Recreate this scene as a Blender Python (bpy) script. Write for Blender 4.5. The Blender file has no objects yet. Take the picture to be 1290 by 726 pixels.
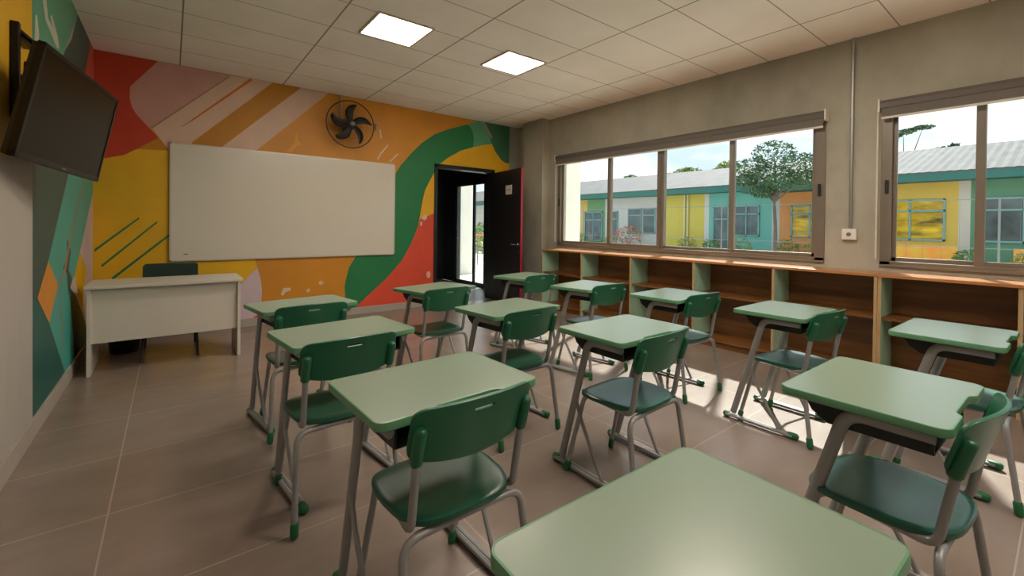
import bpy, bmesh, math, random
from mathutils import Vector, Matrix

# ------------------------------------------------------------------ camera, world, lights, exposure
S = bpy.context.scene
COL = S.collection
S.view_settings.view_transform = 'Standard'
S.view_settings.look = 'None'
S.view_settings.gamma = 1.0
S.view_settings.use_curve_mapping = False
S.view_settings.exposure = 0.45
WORLD_STRENGTH = 2.0
SUN_STRENGTH = 9.5
PANEL_STRENGTH = 28.0

LX, FY, WX, CZ = -0.649, 6.29, 5.0, 3.076          # left wall, front wall, window wall, ceiling
BY = -2.7                                            # back wall


def make_camera():
    yaw, pitch, roll = [math.radians(a) for a in (37.8691, -0.4027, 0.7173)]
    fw = Vector((math.sin(yaw) * math.cos(pitch), math.cos(yaw) * math.cos(pitch), math.sin(pitch)))
    rt = Vector((math.cos(yaw), -math.sin(yaw), 0))
    up = rt.cross(fw)
    r2 = rt * math.cos(roll) + up * math.sin(roll)
    u2 = -rt * math.sin(roll) + up * math.cos(roll)
    cam = bpy.data.cameras.new('camera')
    cam.sensor_width = 36
    cam.lens = 551.64 / 1290 * 36
    cam.shift_y = (287.77 - 363.0) / 1290
    cam.clip_start = 0.02
    cam.clip_end = 500
    o = bpy.data.objects.new('camera', cam)
    M = Matrix((r2, u2, -fw)).transposed().to_4x4()
    M.translation = Vector((0, 0, 1.3))
    o.matrix_world = M
    COL.objects.link(o)
    S.camera = o


make_camera()


def make_world():
    w = bpy.data.worlds.new('sky')
    S.world = w
    w.use_nodes = True
    n, l = w.node_tree.nodes, w.node_tree.links
    n.clear()
    out = n.new('ShaderNodeOutputWorld')
    bg = n.new('ShaderNodeBackground')
    tc = n.new('ShaderNodeTexCoord')
    mp = n.new('ShaderNodeMapping')
    mp.inputs['Scale'].default_value = (1, 1, 3.5)
    nz = n.new('ShaderNodeTexNoise')
    nz.inputs['Scale'].default_value = 3.2
    nz.inputs['Detail'].default_value = 6
    cr = n.new('ShaderNodeValToRGB')
    cr.color_ramp.elements[0].position = 0.40
    cr.color_ramp.elements[0].color = (0.34, 0.40, 0.45, 1)
    cr.color_ramp.elements[1].position = 0.56
    cr.color_ramp.elements[1].color = (0.57, 0.62, 0.66, 1)
    bg.inputs['Strength'].default_value = WORLD_STRENGTH
    l.new(tc.outputs['Generated'], mp.inputs[0])
    l.new(mp.outputs[0], nz.inputs['Vector'])
    l.new(nz.outputs['Fac'], cr.inputs[0])
    l.new(cr.outputs[0], bg.inputs['Color'])
    l.new(bg.outputs[0], out.inputs[0])


make_world()
sun = bpy.data.lights.new('sun', 'SUN')
sun.energy = SUN_STRENGTH
sun.angle = math.radians(1.5)
sun.color = (1.0, 0.95, 0.88)
so = bpy.data.objects.new('sun', sun)
so.rotation_euler = Vector((-1.0, -0.42, -1.12)).to_track_quat('-Z', 'Y').to_euler()
so.location = (12, 6, 12)
COL.objects.link(so)

# ------------------------------------------------------------------ helpers


def srgb(r, g, b):
    f = lambda c: (c / 255 / 12.92) if c / 255 <= 0.04045 else ((c / 255 + 0.055) / 1.055) ** 2.4
    return (f(r), f(g), f(b))


MATS = {}


def mat(name, col, rough=0.5, metal=0.0, var=0.0, scale=8.0, bump=0.0, bscale=60.0, spec=0.5, stretch=(1, 1, 1), coat=0.0, grain=None):
    """procedural principled material; var = brightness variation from noise"""
    if name in MATS:
        return MATS[name]
    m = bpy.data.materials.new(name)
    m.use_nodes = True
    n, l = m.node_tree.nodes, m.node_tree.links
    p = n['Principled BSDF']
    p.inputs['Roughness'].default_value = rough
    p.inputs['Metallic'].default_value = metal
    p.inputs['Specular IOR Level'].default_value = spec
    p.inputs['Coat Weight'].default_value = coat
    tc = n.new('ShaderNodeTexCoord')
    mp = n.new('ShaderNodeMapping')
    mp.inputs['Scale'].default_value = stretch
    l.new(tc.outputs['Object'], mp.inputs[0])
    nz = n.new('ShaderNodeTexNoise')
    nz.inputs['Scale'].default_value = scale
    nz.inputs['Detail'].default_value = 6
    nz.inputs['Roughness'].default_value = 0.6
    l.new(mp.outputs[0], nz.inputs['Vector'])
    cr = n.new('ShaderNodeValToRGB')
    cr.color_ramp.elements[0].position = 0.3
    cr.color_ramp.elements[1].position = 0.7
    a = [max(0, c * (1 - var)) for c in col]
    b = [min(1, c * (1 + var)) for c in col]
    if grain:
        a = list(grain)
    cr.color_ramp.elements[0].color = (*a, 1)
    cr.color_ramp.elements[1].color = (*b, 1)
    l.new(nz.outputs['Fac'], cr.inputs[0])
    l.new(cr.outputs[0], p.inputs['Base Color'])
    if bump:
        n2 = n.new('ShaderNodeTexNoise')
        n2.inputs['Scale'].default_value = bscale
        n2.inputs['Detail'].default_value = 4
        l.new(mp.outputs[0], n2.inputs['Vector'])
        bp = n.new('ShaderNodeBump')
        bp.inputs['Strength'].default_value = bump
        bp.inputs['Distance'].default_value = 0.01
        l.new(n2.outputs['Fac'], bp.inputs['Height'])
        l.new(bp.outputs[0], p.inputs['Normal'])
    MATS[name] = m
    return m


def emis(name, col, strength):
    m = bpy.data.materials.new(name)
    m.use_nodes = True
    n, l = m.node_tree.nodes, m.node_tree.links
    n.clear()
    o = n.new('ShaderNodeOutputMaterial')
    e = n.new('ShaderNodeEmission')
    e.inputs[0].default_value = (*col, 1)
    e.inputs[1].default_value = strength
    l.new(e.outputs[0], o.inputs[0])
    MATS[name] = m
    return m


def glass_mat():
    m = bpy.data.materials.new('window_glass')
    m.use_nodes = True
    n, l = m.node_tree.nodes, m.node_tree.links
    n.clear()
    o = n.new('ShaderNodeOutputMaterial')
    t = n.new('ShaderNodeBsdfTransparent')
    t.inputs[0].default_value = (0.93, 0.96, 0.955, 1)
    g = n.new('ShaderNodeBsdfGlossy')
    g.inputs['Roughness'].default_value = 0.02
    f = n.new('ShaderNodeLayerWeight')
    f.inputs[0].default_value = .5
    pw = n.new('ShaderNodeMath'); pw.operation = 'POWER'; pw.inputs[1].default_value = 5
    l.new(f.outputs['Facing'], pw.inputs[0])
    ml = n.new('ShaderNodeMath'); ml.operation = 'MULTIPLY_ADD'; ml.inputs[1].default_value = .5; ml.inputs[2].default_value = .025
    l.new(pw.outputs[0], ml.inputs[0])
    mx = n.new('ShaderNodeMixShader')
    l.new(ml.outputs[0], mx.inputs[0])
    l.new(t.outputs[0], mx.inputs[1])
    l.new(g.outputs[0], mx.inputs[2])
    l.new(mx.outputs[0], o.inputs[0])
    MATS['glass'] = m
    return m


GLASS = glass_mat()


def ceiling_mat():
    """mineral fibre tiles: 1.0575 x 0.5325 m grid of thin seams"""
    m = bpy.data.materials.new('ceiling_tiles')
    m.use_nodes = True
    n, l = m.node_tree.nodes, m.node_tree.links
    p = n['Principled BSDF']
    p.inputs['Roughness'].default_value = 0.9
    p.inputs['Specular IOR Level'].default_value = 0.2
    tc = n.new('ShaderNodeTexCoord')
    sp = n.new('ShaderNodeSeparateXYZ')
    l.new(tc.outputs['Object'], sp.inputs[0])

    def line(sock, off, pitch, half):
        a = n.new('ShaderNodeMath'); a.operation = 'SUBTRACT'; a.inputs[1].default_value = off
        l.new(sock, a.inputs[0])
        b = n.new('ShaderNodeMath'); b.operation = 'PINGPONG'; b.inputs[1].default_value = pitch / 2
        l.new(a.outputs[0], b.inputs[0])
        c = n.new('ShaderNodeMath'); c.operation = 'LESS_THAN'; c.inputs[1].default_value = half
        l.new(b.outputs[0], c.inputs[0])
        return c.outputs[0]
    x = line(sp.outputs[0], 0.066, 1.0575, 0.0065)
    y = line(sp.outputs[1], 5.751, 0.5325, 0.0042)
    mx = n.new('ShaderNodeMath'); mx.operation = 'MAXIMUM'
    l.new(x, mx.inputs[0]); l.new(y, mx.inputs[1])
    nz = n.new('ShaderNodeTexNoise'); nz.inputs['Scale'].default_value = 1.7; nz.inputs['Detail'].default_value = 5
    l.new(tc.outputs['Object'], nz.inputs['Vector'])
    cr = n.new('ShaderNodeValToRGB')
    cr.color_ramp.elements[0].position = .3; cr.color_ramp.elements[1].position = .7
    cr.color_ramp.elements[0].color = (.86, .81, .74, 1); cr.color_ramp.elements[1].color = (.93, .89, .83, 1)
    l.new(nz.outputs['Fac'], cr.inputs[0])
    mc = n.new('ShaderNodeMix'); mc.data_type = 'RGBA'
    mc.inputs[7].default_value = (.30, .26, .22, 1)
    l.new(mx.outputs[0], mc.inputs[0]); l.new(cr.outputs[0], mc.inputs[6])
    l.new(mc.outputs[2], p.inputs['Base Color'])
    n2 = n.new('ShaderNodeTexNoise'); n2.inputs['Scale'].default_value = 90; n2.inputs['Detail'].default_value = 3
    l.new(tc.outputs['Object'], n2.inputs['Vector'])
    bp = n.new('ShaderNodeBump'); bp.inputs['Strength'].default_value = .15; bp.inputs['Distance'].default_value = .01
    l.new(n2.outputs['Fac'], bp.inputs['Height']); l.new(bp.outputs[0], p.inputs['Normal'])
    return m


def floor_mat():
    """large porcelain tiles with pale thin grout"""
    m = bpy.data.materials.new('floor_tiles')
    m.use_nodes = True
    n, l = m.node_tree.nodes, m.node_tree.links
    p = n['Principled BSDF']
    p.inputs['Specular IOR Level'].default_value = 0.7
    tc = n.new('ShaderNodeTexCoord')
    sp = n.new('ShaderNodeSeparateXYZ')
    l.new(tc.outputs['Object'], sp.inputs[0])

    def line(sock, off, pitch, half):
        a = n.new('ShaderNodeMath'); a.operation = 'SUBTRACT'; a.inputs[1].default_value = off
        l.new(sock, a.inputs[0])
        b = n.new('ShaderNodeMath'); b.operation = 'PINGPONG'; b.inputs[1].default_value = pitch / 2
        l.new(a.outputs[0], b.inputs[0])
        c = n.new('ShaderNodeMath'); c.operation = 'LESS_THAN'; c.inputs[1].default_value = half
        l.new(b.outputs[0], c.inputs[0])
        return c.outputs[0]
    x = line(sp.outputs[0], -0.215, 1.24, 0.0035)
    y = line(sp.outputs[1], 1.985, 0.62, 0.0030)
    mx = n.new('ShaderNodeMath'); mx.operation = 'MAXIMUM'
    l.new(x, mx.inputs[0]); l.new(y, mx.inputs[1])
    nz = n.new('ShaderNodeTexNoise'); nz.inputs['Scale'].default_value = 1.3; nz.inputs['Detail'].default_value = 8
    nz.inputs['Roughness'].default_value = .65
    mp = n.new('ShaderNodeMapping'); mp.inputs['Scale'].default_value = (1, 2.2, 1)
    l.new(tc.outputs['Object'], mp.inputs[0]); l.new(mp.outputs[0], nz.inputs['Vector'])
    cr = n.new('ShaderNodeValToRGB')
    cr.color_ramp.elements[0].position = .3; cr.color_ramp.elements[1].position = .72
    cr.color_ramp.elements[0].color = (.205, .160, .13, 1); cr.color_ramp.elements[1].color = (.265, .212, .175, 1)
    l.new(nz.outputs['Fac'], cr.inputs[0])
    mc = n.new('ShaderNodeMix'); mc.data_type = 'RGBA'
    mc.inputs[7].default_value = (.35, .295, .245, 1)
    l.new(mx.outputs[0], mc.inputs[0]); l.new(cr.outputs[0], mc.inputs[6])
    l.new(mc.outputs[2], p.inputs['Base Color'])
    mr = n.new('ShaderNodeMapRange')
    mr.inputs[3].default_value = .23; mr.inputs[4].default_value = .29
    l.new(nz.outputs['Fac'], mr.inputs[0]); l.new(mr.outputs[0], p.inputs['Roughness'])
    return m


def tag(o, label=None, cat=None, group=None, kind=None):
    if label: o['label'] = label
    if cat: o['category'] = cat
    if group: o['group'] = group
    if kind: o['kind'] = kind
    return o


def link(name, bm, m, parent=None, smooth=False, mod=None):
    me = bpy.data.meshes.new(name)
    bmesh.ops.recalc_face_normals(bm, faces=bm.faces) if smooth != 'keep' else None
    bm.to_mesh(me)
    bm.free()
    for x in (m if isinstance(m, (list, tuple)) else [m]):
        me.materials.append(x)
    if smooth:
        for f in me.polygons:
            f.use_smooth = True
        me.set_sharp_from_angle(angle=math.radians(40))
    o = bpy.data.objects.new(name, me)
    COL.objects.link(o)
    if parent: o.parent = parent
    return o


def empty(name, loc=(0, 0, 0), rz=0, parent=None):
    o = bpy.data.objects.new(name, None)
    o.empty_display_size = .1
    o.location = loc
    o.rotation_euler = (0, 0, rz)
    COL.objects.link(o)
    if parent: o.parent = parent
    return o


def struct(name, bm, m, parent=None, smooth=False):
    o = link(name, bm, m, parent, smooth)
    if parent is None: o['kind'] = 'structure'
    return o


def box(bm, a, b, mi=0, bev=0):
    a, b = [min(x, y) for x, y in zip(a, b)], [max(x, y) for x, y in zip(a, b)]
    vs = [bm.verts.new((x, y, z)) for x in (a[0], b[0]) for y in (a[1], b[1]) for z in (a[2], b[2])]
    idx = [(0, 1, 3, 2), (4, 6, 7, 5), (0, 4, 5, 1), (2, 3, 7, 6), (0, 2, 6, 4), (1, 5, 7, 3)]
    fs = []
    for f in idx:
        fc = bm.faces.new([vs[i] for i in f]); fc.material_index = mi; fs.append(fc)
    if bev:
        es = list({e for f in fs for e in f.edges})
        r = bmesh.ops.bevel(bm, geom=es, offset=bev, segments=2, affect='EDGES', profile=.6)
        for f in r['faces']: f.material_index = mi
    return bm


def bx(*boxes, bev=0):
    bm = bmesh.new()
    for q in boxes: box(bm, q[0], q[1], bev=bev)
    return bm


def fillet(pts, r, seg=6):
    pts = [Vector(p) for p in pts]
    if not isinstance(r, (list, tuple)): r = [r] * len(pts)
    out = [pts[0]]
    for i in range(1, len(pts) - 1):
        p, a, b = pts[i], (pts[i - 1] - pts[i]), (pts[i + 1] - pts[i])
        la, lb = a.length, b.length
        a.normalize(); b.normalize()
        ang = a.angle(b)
        if ang > math.pi - .02 or r[i] <= 0:
            out.append(p); continue
        d = min(r[i] / math.tan(ang / 2), la * .49, lb * .49)
        p0, p1 = p + a * d, p + b * d
        for k in range(seg + 1):
            t = k / seg
            out.append(p0 * (1 - t) ** 2 + p * 2 * t * (1 - t) + p1 * t * t)
    out.append(pts[-1])
    return out


def tube(bm, pts, r, seg=10, caps=True, ell=None, mi=0):
    """sweep a circle (or ellipse ell=(ra, rb), ra along the path's side) along the points"""
    pts = [Vector(p) for p in pts]
    n = len(pts)
    T = []
    for i in range(n):
        a = pts[max(0, i - 1)]; b = pts[min(n - 1, i + 1)]
        T.append((b - a).normalized())
    ref = Vector((1, 0, 0)) if abs(T[0].x) < .8 else Vector((0, 0, 1))
    side = (ref - T[0] * ref.dot(T[0])).normalized()
    rings = []
    rr = r if isinstance(r, (list, tuple)) else [r] * n
    for i in range(n):
        side = (side - T[i] * side.dot(T[i])).normalized()
        u = T[i].cross(side)
        ring = []
        for k in range(seg):
            t = 2 * math.pi * k / seg
            ra, rb = ell if ell else (rr[i], rr[i])
            ring.append(bm.verts.new(pts[i] + side * ra * math.cos(t) + u * rb * math.sin(t)))
        rings.append(ring)
    for i in range(n - 1):
        for k in range(seg):
            f = bm.faces.new((rings[i][k], rings[i][(k + 1) % seg], rings[i + 1][(k + 1) % seg], rings[i + 1][k]))
            f.material_index = mi
    if caps:
        bm.faces.new(rings[0][::-1]).material_index = mi
        bm.faces.new(rings[-1]).material_index = mi
    return bm


def capsule(bm, a, b, r, seg=10, ell=None):
    """rounded-end rod from a to b"""
    a, b = Vector(a), Vector(b)
    d = (b - a).normalized()
    L = (b - a).length
    pts, rr = [], []
    for t, k in ((0, .45), (.25, .75), (.6, .93), (1, 1)):
        pts.append(a + d * r * .8 * t); rr.append(r * k)
    for t, k in ((1, 1), (.6, .93), (.25, .75), (0, .45)):
        pts.append(b - d * r * .8 * t); rr.append(r * k)
    return tube(bm, pts, rr, seg)


def prism(bm, poly, axis, lo, hi, mi=0):
    """extrude a 2D polygon along an axis; poly in the two other axes' order"""
    def P(u, v, w):
        return {'x': (w, u, v), 'y': (u, w, v), 'z': (u, v, w)}[axis]
    a = [bm.verts.new(P(u, v, lo)) for u, v in poly]
    b = [bm.verts.new(P(u, v, hi)) for u, v in poly]
    k = len(poly)
    bm.faces.new(a[::-1]).material_index = mi
    bm.faces.new(b).material_index = mi
    for i in range(k):
        bm.faces.new((a[i], a[(i + 1) % k], b[(i + 1) % k], b[i])).material_index = mi
    return bm


def lathe(bm, prof, c=(0, 0, 0), axis='z', seg=24):
    rings = []
    for r, h in prof:
        ring = []
        for k in range(seg):
            t = 2 * math.pi * k / seg
            if axis == 'z': p = (c[0] + r * math.cos(t), c[1] + r * math.sin(t), c[2] + h)
            else: p = (c[0] + r * math.cos(t), c[1] + h, c[2] + r * math.sin(t))
            ring.append(bm.verts.new(p))
        rings.append(ring)
    for i in range(len(rings) - 1):
        for k in range(seg):
            bm.faces.new((rings[i][k], rings[i][(k + 1) % seg], rings[i + 1][(k + 1) % seg], rings[i + 1][k]))
    bm.faces.new(rings[0]); bm.faces.new(rings[-1])
    return bm


def rrect(w, h, r, seg=5, cx=0, cy=0):
    pts = []
    for sx, sy, a0 in ((1, 1, 0), (-1, 1, 90), (-1, -1, 180), (1, -1, 270)):
        for k in range(seg + 1):
            a = math.radians(a0 + 90 * k / seg)
            pts.append((cx + sx * (w / 2 - r) + r * math.cos(a), cy + sy * (h / 2 - r) + r * math.sin(a)))
    return pts


def copy_tree(o, parent=None):
    c = o.copy()
    COL.objects.link(c)
    if parent: c.parent = parent
    for ch in [x for x in KIDS.get(o.name, [])]:
        copy_tree(ch, c)
    return c


KIDS = {}


def index_kids():
    KIDS.clear()
    for o in COL.objects:
        if o.parent: KIDS.setdefault(o.parent.name, []).append(o)


# ------------------------------------------------------------------ paint colours
PAINT = {
    'yellow': srgb(222, 172, 12), 'yellow2': srgb(226, 172, 18), 'lilac': srgb(205, 186, 190), 'coral': srgb(196, 88, 66),
    'red': srgb(186, 60, 28), 'red2': srgb(216, 78, 50), 'ochre': srgb(186, 124, 14), 'mauve': srgb(198, 150, 138),
    'cream': srgb(214, 180, 156), 'taupe': srgb(160, 130, 108), 'orange': srgb(198, 104, 22), 'green': srgb(28, 118, 66),
    'mint': srgb(88, 158, 122), 'teal': srgb(56, 112, 82), 'green2': srgb(30, 112, 66), 'white': srgb(214, 196, 176),
    'amber': srgb(222, 148, 24), 'dteal': srgb(22, 92, 84), 'slate': srgb(52, 80, 74), 'aqua': srgb(70, 164, 148),
    'orange2': srgb(214, 140, 42), 'leafdark': srgb(40, 78, 62), 'palew': srgb(196, 198, 176), 'base': srgb(208, 140, 34),
}
PM = {}


def paint(k):
    if k not in PM:
        PM[k] = mat('paint_' + k, PAINT[k], rough=.5, var=.09, scale=2.4, bump=.05, bscale=40)
    return PM[k]


def clip_rect(poly, x0, x1, y0, y1):
    def cut(P, inside, inter):
        out = []
        for i in range(len(P)):
            a, b = P[i - 1], P[i]
            ia, ib = inside(a), inside(b)
            if ib:
                if not ia: out.append(inter(a, b))
                out.append(b)
            elif ia: out.append(inter(a, b))
        return out
    def ix(v): return lambda a, b: (v, a[1] + (b[1] - a[1]) * (v - a[0]) / (b[0] - a[0]))
    def iy(v): return lambda a, b: (a[0] + (b[0] - a[0]) * (v - a[1]) / (b[1] - a[1]), v)
    P = list(poly)
    for ins, it in ((lambda p: p[0] >= x0, ix(x0)), (lambda p: p[0] <= x1, ix(x1)), (lambda p: p[1] >= y0, iy(y0)), (lambda p: p[1] <= y1, iy(y1))):
        if len(P) < 3: return []
        P = cut(P, ins, it)
    out = []
    for p in P:
        if not out or (abs(p[0] - out[-1][0]) + abs(p[1] - out[-1][1])) > 1e-5: out.append(p)
    if len(out) > 2 and (abs(out[0][0] - out[-1][0]) + abs(out[0][1] - out[-1][1])) < 1e-5: out.pop()
    return out if len(out) > 2 else []


def smooth_poly(P, it=0):
    return P


def mural(bm, shapes, rects, plane, sgn, mats, names):
    """paint layers: flat polygons fractions of a millimetre in front of the plaster"""
    for k, (c, P) in enumerate(shapes):
        off = 0.0001 * (k + 1)
        if c not in names:
            names.append(c); mats.append(paint(c))
        for r in rects:
            Q = clip_rect(P, *r)
            if not Q: continue
            vs = [bm.verts.new((u, plane + sgn * off, v) if sgn < 0 else (plane + sgn * off, u, v)) for u, v in Q]
            f = bm.faces.new(vs)
            f.material_index = names.index(c)


FRONT_MURAL = [
    ('yellow', [(-0.680,1.911),(-0.541,1.959),(-0.479,1.982),(-0.409,2.002),(-0.351,2.056),(-0.299,2.082),(-0.012,2.121),(0.637,2.198),(0.901,1.099),(0.828,0.822),(0.851,0.741),(0.674,0.515),(0.571,-0.057),(-0.672,-0.129)]),
    ('lilac', [(0.851,0.731),(0.887,0.600),(0.906,0.448),(0.898,0.248),(0.874,-0.060),(0.411,-0.053),(0.512,0.288),(0.679,0.525)]),
    ('coral', [(0.873,0.151),(0.866,-0.059),(0.720,-0.058),(0.770,0.073)]),
    ('red', [(-0.685,3.101),(-0.649,3.110),(-0.129,3.087),(-0.129,3.058),(-0.361,2.749),(-0.366,2.628),(-0.342,2.521),(-0.303,2.450),(-0.209,2.334),(-0.121,2.228),(-0.301,2.081),(-0.409,2.002),(-0.541,1.959),(-0.680,1.911)]),
    ('ochre', [(-0.121,2.228),(-0.037,2.127),(-0.026,2.093),(-0.301,2.081)]),
    ('mauve', [(-0.129,3.078),(0.550,3.078),(0.542,3.053),(-0.183,2.335),(-0.209,2.334),(-0.303,2.450),(-0.342,2.521),(-0.366,2.628),(-0.361,2.749)]),
    ('cream', [(0.542,3.067),(1.686,3.112),(1.686,3.073),(0.821,2.185),(0.638,2.072),(0.024,2.009),(-0.034,2.110),(-0.183,2.335)]),
    ('taupe', [(0.534,3.056),(0.554,3.054),(-0.172,2.324),(-0.185,2.338)]),
    ('orange', [(0.757,3.075),(0.786,3.062),(0.174,2.451),(0.163,2.462)]),
    ('taupe', [(0.170,2.464),(0.174,2.453),(0.082,2.377),(0.079,2.384)]),
    ('ochre', [(1.010,3.079),(1.326,3.083),(1.326,3.065),(0.459,2.182),(0.168,2.147),(0.181,2.213)]),
    ('green', [(2.533,1.795),(2.632,2.017),(2.728,2.173),(2.886,2.365),(3.077,2.564),(3.303,2.736),(3.539,2.848),(3.913,2.985),(3.981,2.939),(4.030,2.849),(4.048,2.733),(4.033,2.614),(3.792,2.530),(3.545,2.382),(3.411,2.276),(3.296,2.108),(3.198,1.932),(3.142,1.818),(3.116,1.705),(3.074,1.481),(3.036,1.274),(2.923,0.997),(2.770,0.740),(2.546,0.497),(2.329,0.317),(2.147,0.160),(1.993,0.012),(1.948,0.140),(1.934,0.266),(1.924,0.399),(1.932,0.468),(1.980,0.669),(2.080,0.836),(2.324,1.088),(2.439,1.532)]),
    ('mint', [(3.913,2.985),(4.172,3.096),(4.861,3.140),(4.873,2.408),(4.710,2.421),(4.621,2.466),(4.494,2.597),(4.422,2.718),(4.227,2.674),(4.033,2.614),(4.048,2.733),(4.030,2.849),(3.981,2.939)]),
    ('teal', [(4.237,3.127),(4.861,3.140),(4.873,2.408),(4.710,2.421),(4.621,2.466),(4.494,2.597),(4.422,2.718),(4.375,2.845)]),
    ('taupe', [(4.221,3.077),(4.254,3.082),(4.434,2.839),(4.400,2.813)]),
    ('yellow2', [(4.033,2.614),(4.227,2.674),(4.422,2.718),(4.494,2.597),(4.621,2.466),(4.710,2.421),(4.873,2.408),(4.912,-0.092),(3.345,0.060),(3.327,1.484),(3.174,1.420),(3.065,1.374),(3.074,1.481),(3.116,1.705),(3.142,1.818),(3.198,1.932),(3.296,2.108),(3.411,2.276),(3.545,2.382),(3.792,2.530)]),
    ('red2', [(3.327,1.484),(3.174,1.420),(3.065,1.374),(3.036,1.274),(2.923,0.997),(2.770,0.740),(2.546,0.497),(2.329,0.317),(2.147,0.160),(1.993,0.012),(3.347,-0.093)]),
    ('cream', [(3.198,0.547),(3.240,0.551),(3.262,0.499),(3.241,0.443),(3.200,0.452),(3.185,0.503)]),
    ('white', [(3.119,1.431),(3.174,1.457),(3.188,1.395),(3.140,1.356),(3.106,1.381)]),
    ('white', [(3.073,1.330),(3.106,1.343),(3.100,1.281),(3.073,1.268)]),
    ('white', [(1.149,0.449),(1.234,0.447),(1.234,0.411),(1.178,0.395),(1.141,0.347),(1.118,0.369)]),
    ('white', [(1.576,0.480),(1.606,0.521),(1.617,0.494),(1.658,0.485),(1.617,0.461),(1.596,0.457)]),
    ('white', [(1.427,0.395),(1.456,0.420),(1.476,0.407),(1.457,0.372),(1.427,0.374)]),
    ('green2', [(-0.635,0.996),(-0.282,1.337),(-0.277,1.321),(-0.634,0.966)]),
    ('green2', [(-0.582,0.827),(-0.130,1.295),(-0.123,1.280),(-0.576,0.802)]),
    ('green2', [(-0.501,0.688),(-0.021,1.152),(-0.021,1.125),(-0.492,0.662)]),
    ('white', [(2.371,2.245),(2.418,2.337),(2.532,2.479),(2.538,2.462),(2.436,2.327),(2.387,2.235)]),
    ('white', [(2.556,2.228),(2.676,2.354),(2.701,2.356),(2.575,2.221)]),
    ('white', [(2.402,2.685),(2.418,2.687),(2.440,2.562),(2.421,2.553)]),
    ('amber', [(1.265,2.355),(1.274,2.470),(1.302,2.474),(1.313,2.371),(1.352,2.334),(1.294,2.306),(1.247,2.238),(1.163,2.208),(1.219,2.276)]),
]
LEFT_MURAL = [
    ('dteal', [(3.778,1.681),(3.808,0.116),(5.027,0.015),(6.361,-0.167),(6.273,1.978)]),
    ('slate', [(6.227,3.115),(5.350,3.118),(5.016,2.761),(4.752,2.597),(4.576,2.414),(4.166,2.119),(4.175,1.702),(6.275,1.937)]),
    ('mint', [(3.732,2.640),(4.802,3.088),(5.362,3.111),(5.014,2.824),(4.722,2.569),(4.413,2.230),(4.173,1.806),(3.750,1.700)]),
    ('coral', [(6.032,3.108),(6.345,3.111),(6.404,1.699),(5.617,1.644),(5.738,2.703),(6.010,2.991)]),
    ('ochre', [(3.750,1.677),(3.835,1.687),(3.798,1.612),(3.752,1.608)]),
    ('slate', [(3.778,1.681),(5.044,1.832),(4.893,1.644),(4.207,1.023),(3.911,0.815),(3.794,0.830)]),
    ('aqua', [(5.044,1.832),(6.332,1.985),(6.346,1.628),(5.484,1.008),(5.224,0.820),(4.970,0.769),(5.152,0.681),(5.235,0.466),(5.248,0.069),(4.822,0.098),(4.249,0.596),(4.522,0.828),(4.207,1.023),(4.893,1.644)]),
    ('lilac', [(6.346,1.628),(6.410,0.092),(5.715,0.158),(5.595,0.440),(5.886,0.821),(5.484,1.008)]),
    ('yellow', [(5.484,1.008),(5.886,0.821),(5.595,0.440),(5.224,0.820)]),
    ('lilac', [(5.224,0.820),(5.595,0.440),(5.530,0.270),(5.079,0.677),(4.970,0.769)]),
    ('orange2', [(4.207,1.023),(4.522,0.828),(4.249,0.596),(3.911,0.815)]),
    ('leafdark', [(4.970,0.762),(5.269,0.652),(5.659,0.429),(5.960,0.183),(6.412,0.049),(6.420,-0.148),(5.249,0.041),(5.205,0.201),(5.084,0.492)]),  # dark shadow near the floor, painted in as a mural shape
    ('leafdark', [(4.857,1.156),(5.032,1.047),(4.932,0.900),(5.111,0.805),(4.937,0.696),(4.865,0.875),(4.704,0.932),(4.862,1.000)]),
    ('taupe', [(5.755,1.714),(5.803,1.718),(5.099,1.214),(4.800,0.881),(4.531,0.808),(4.503,0.817),(4.736,0.899),(5.027,1.215)]),
    ('taupe', [(4.531,0.820),(4.559,0.819),(4.652,0.627),(4.752,0.306),(4.721,0.313),(4.623,0.620)]),
    ('palew', [(3.997,2.677),(4.106,2.720),(4.155,2.625),(4.300,2.608),(4.486,2.588),(4.515,2.529),(4.433,2.515),(4.252,2.554),(4.087,2.585)]),
    ('palew', [(3.819,2.512),(3.857,2.535),(3.919,2.427),(3.881,2.342),(3.802,2.365)]),
    ('palew', [(4.225,2.661),(4.273,2.685),(4.458,2.607),(4.515,2.540),(4.474,2.527),(4.326,2.590)]),
    ('yellow', [(2.576,2.289),(3.728,2.845),(3.751,1.640),(2.583,1.568)]),
]

# ------------------------------------------------------------------ room shell
CONC = mat('concrete', srgb(166, 162, 146), rough=.75, var=.24, scale=1.3, bump=.25, bscale=35, stretch=(1, 1, .7))
CONC_L = mat('light_render', srgb(176, 170, 160), rough=.7, var=.07, scale=2.0, bump=.2, bscale=50, stretch=(1, 1, .25))
PLASTER = mat('plaster', srgb(204, 136, 28), rough=.5, var=.08, scale=2.2, bump=.05, bscale=40)
SKIRT = mat('skirting', srgb(168, 160, 148), rough=.55, var=.06, scale=5)
ALU = mat('brown_aluminium', srgb(124, 115, 102), rough=.38, metal=.25, var=.05)
ALU_D = mat('dark_frame', srgb(34, 38, 40), rough=.4, metal=.2)
BLACK = mat('black_plastic', srgb(22, 23, 24), rough=.4)
WHITEP = mat('white_plastic', srgb(226, 222, 212), rough=.4)
GALV = mat('galvanised', srgb(170, 172, 168), rough=.32, metal=.8, var=.06)
CHROME = mat('chrome', srgb(200, 200, 198), rough=.18, metal=1)
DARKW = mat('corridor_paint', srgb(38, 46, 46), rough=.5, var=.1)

W1 = (1.49, 5.205)      # window 1, y range
W2 = (-2.25, 1.07)      # window 2
ZS, ZH = 0.975, 2.44    # sill and head
DX0, DX1, DZ = 3.317, 4.468, 2.26
TH = .16

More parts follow.
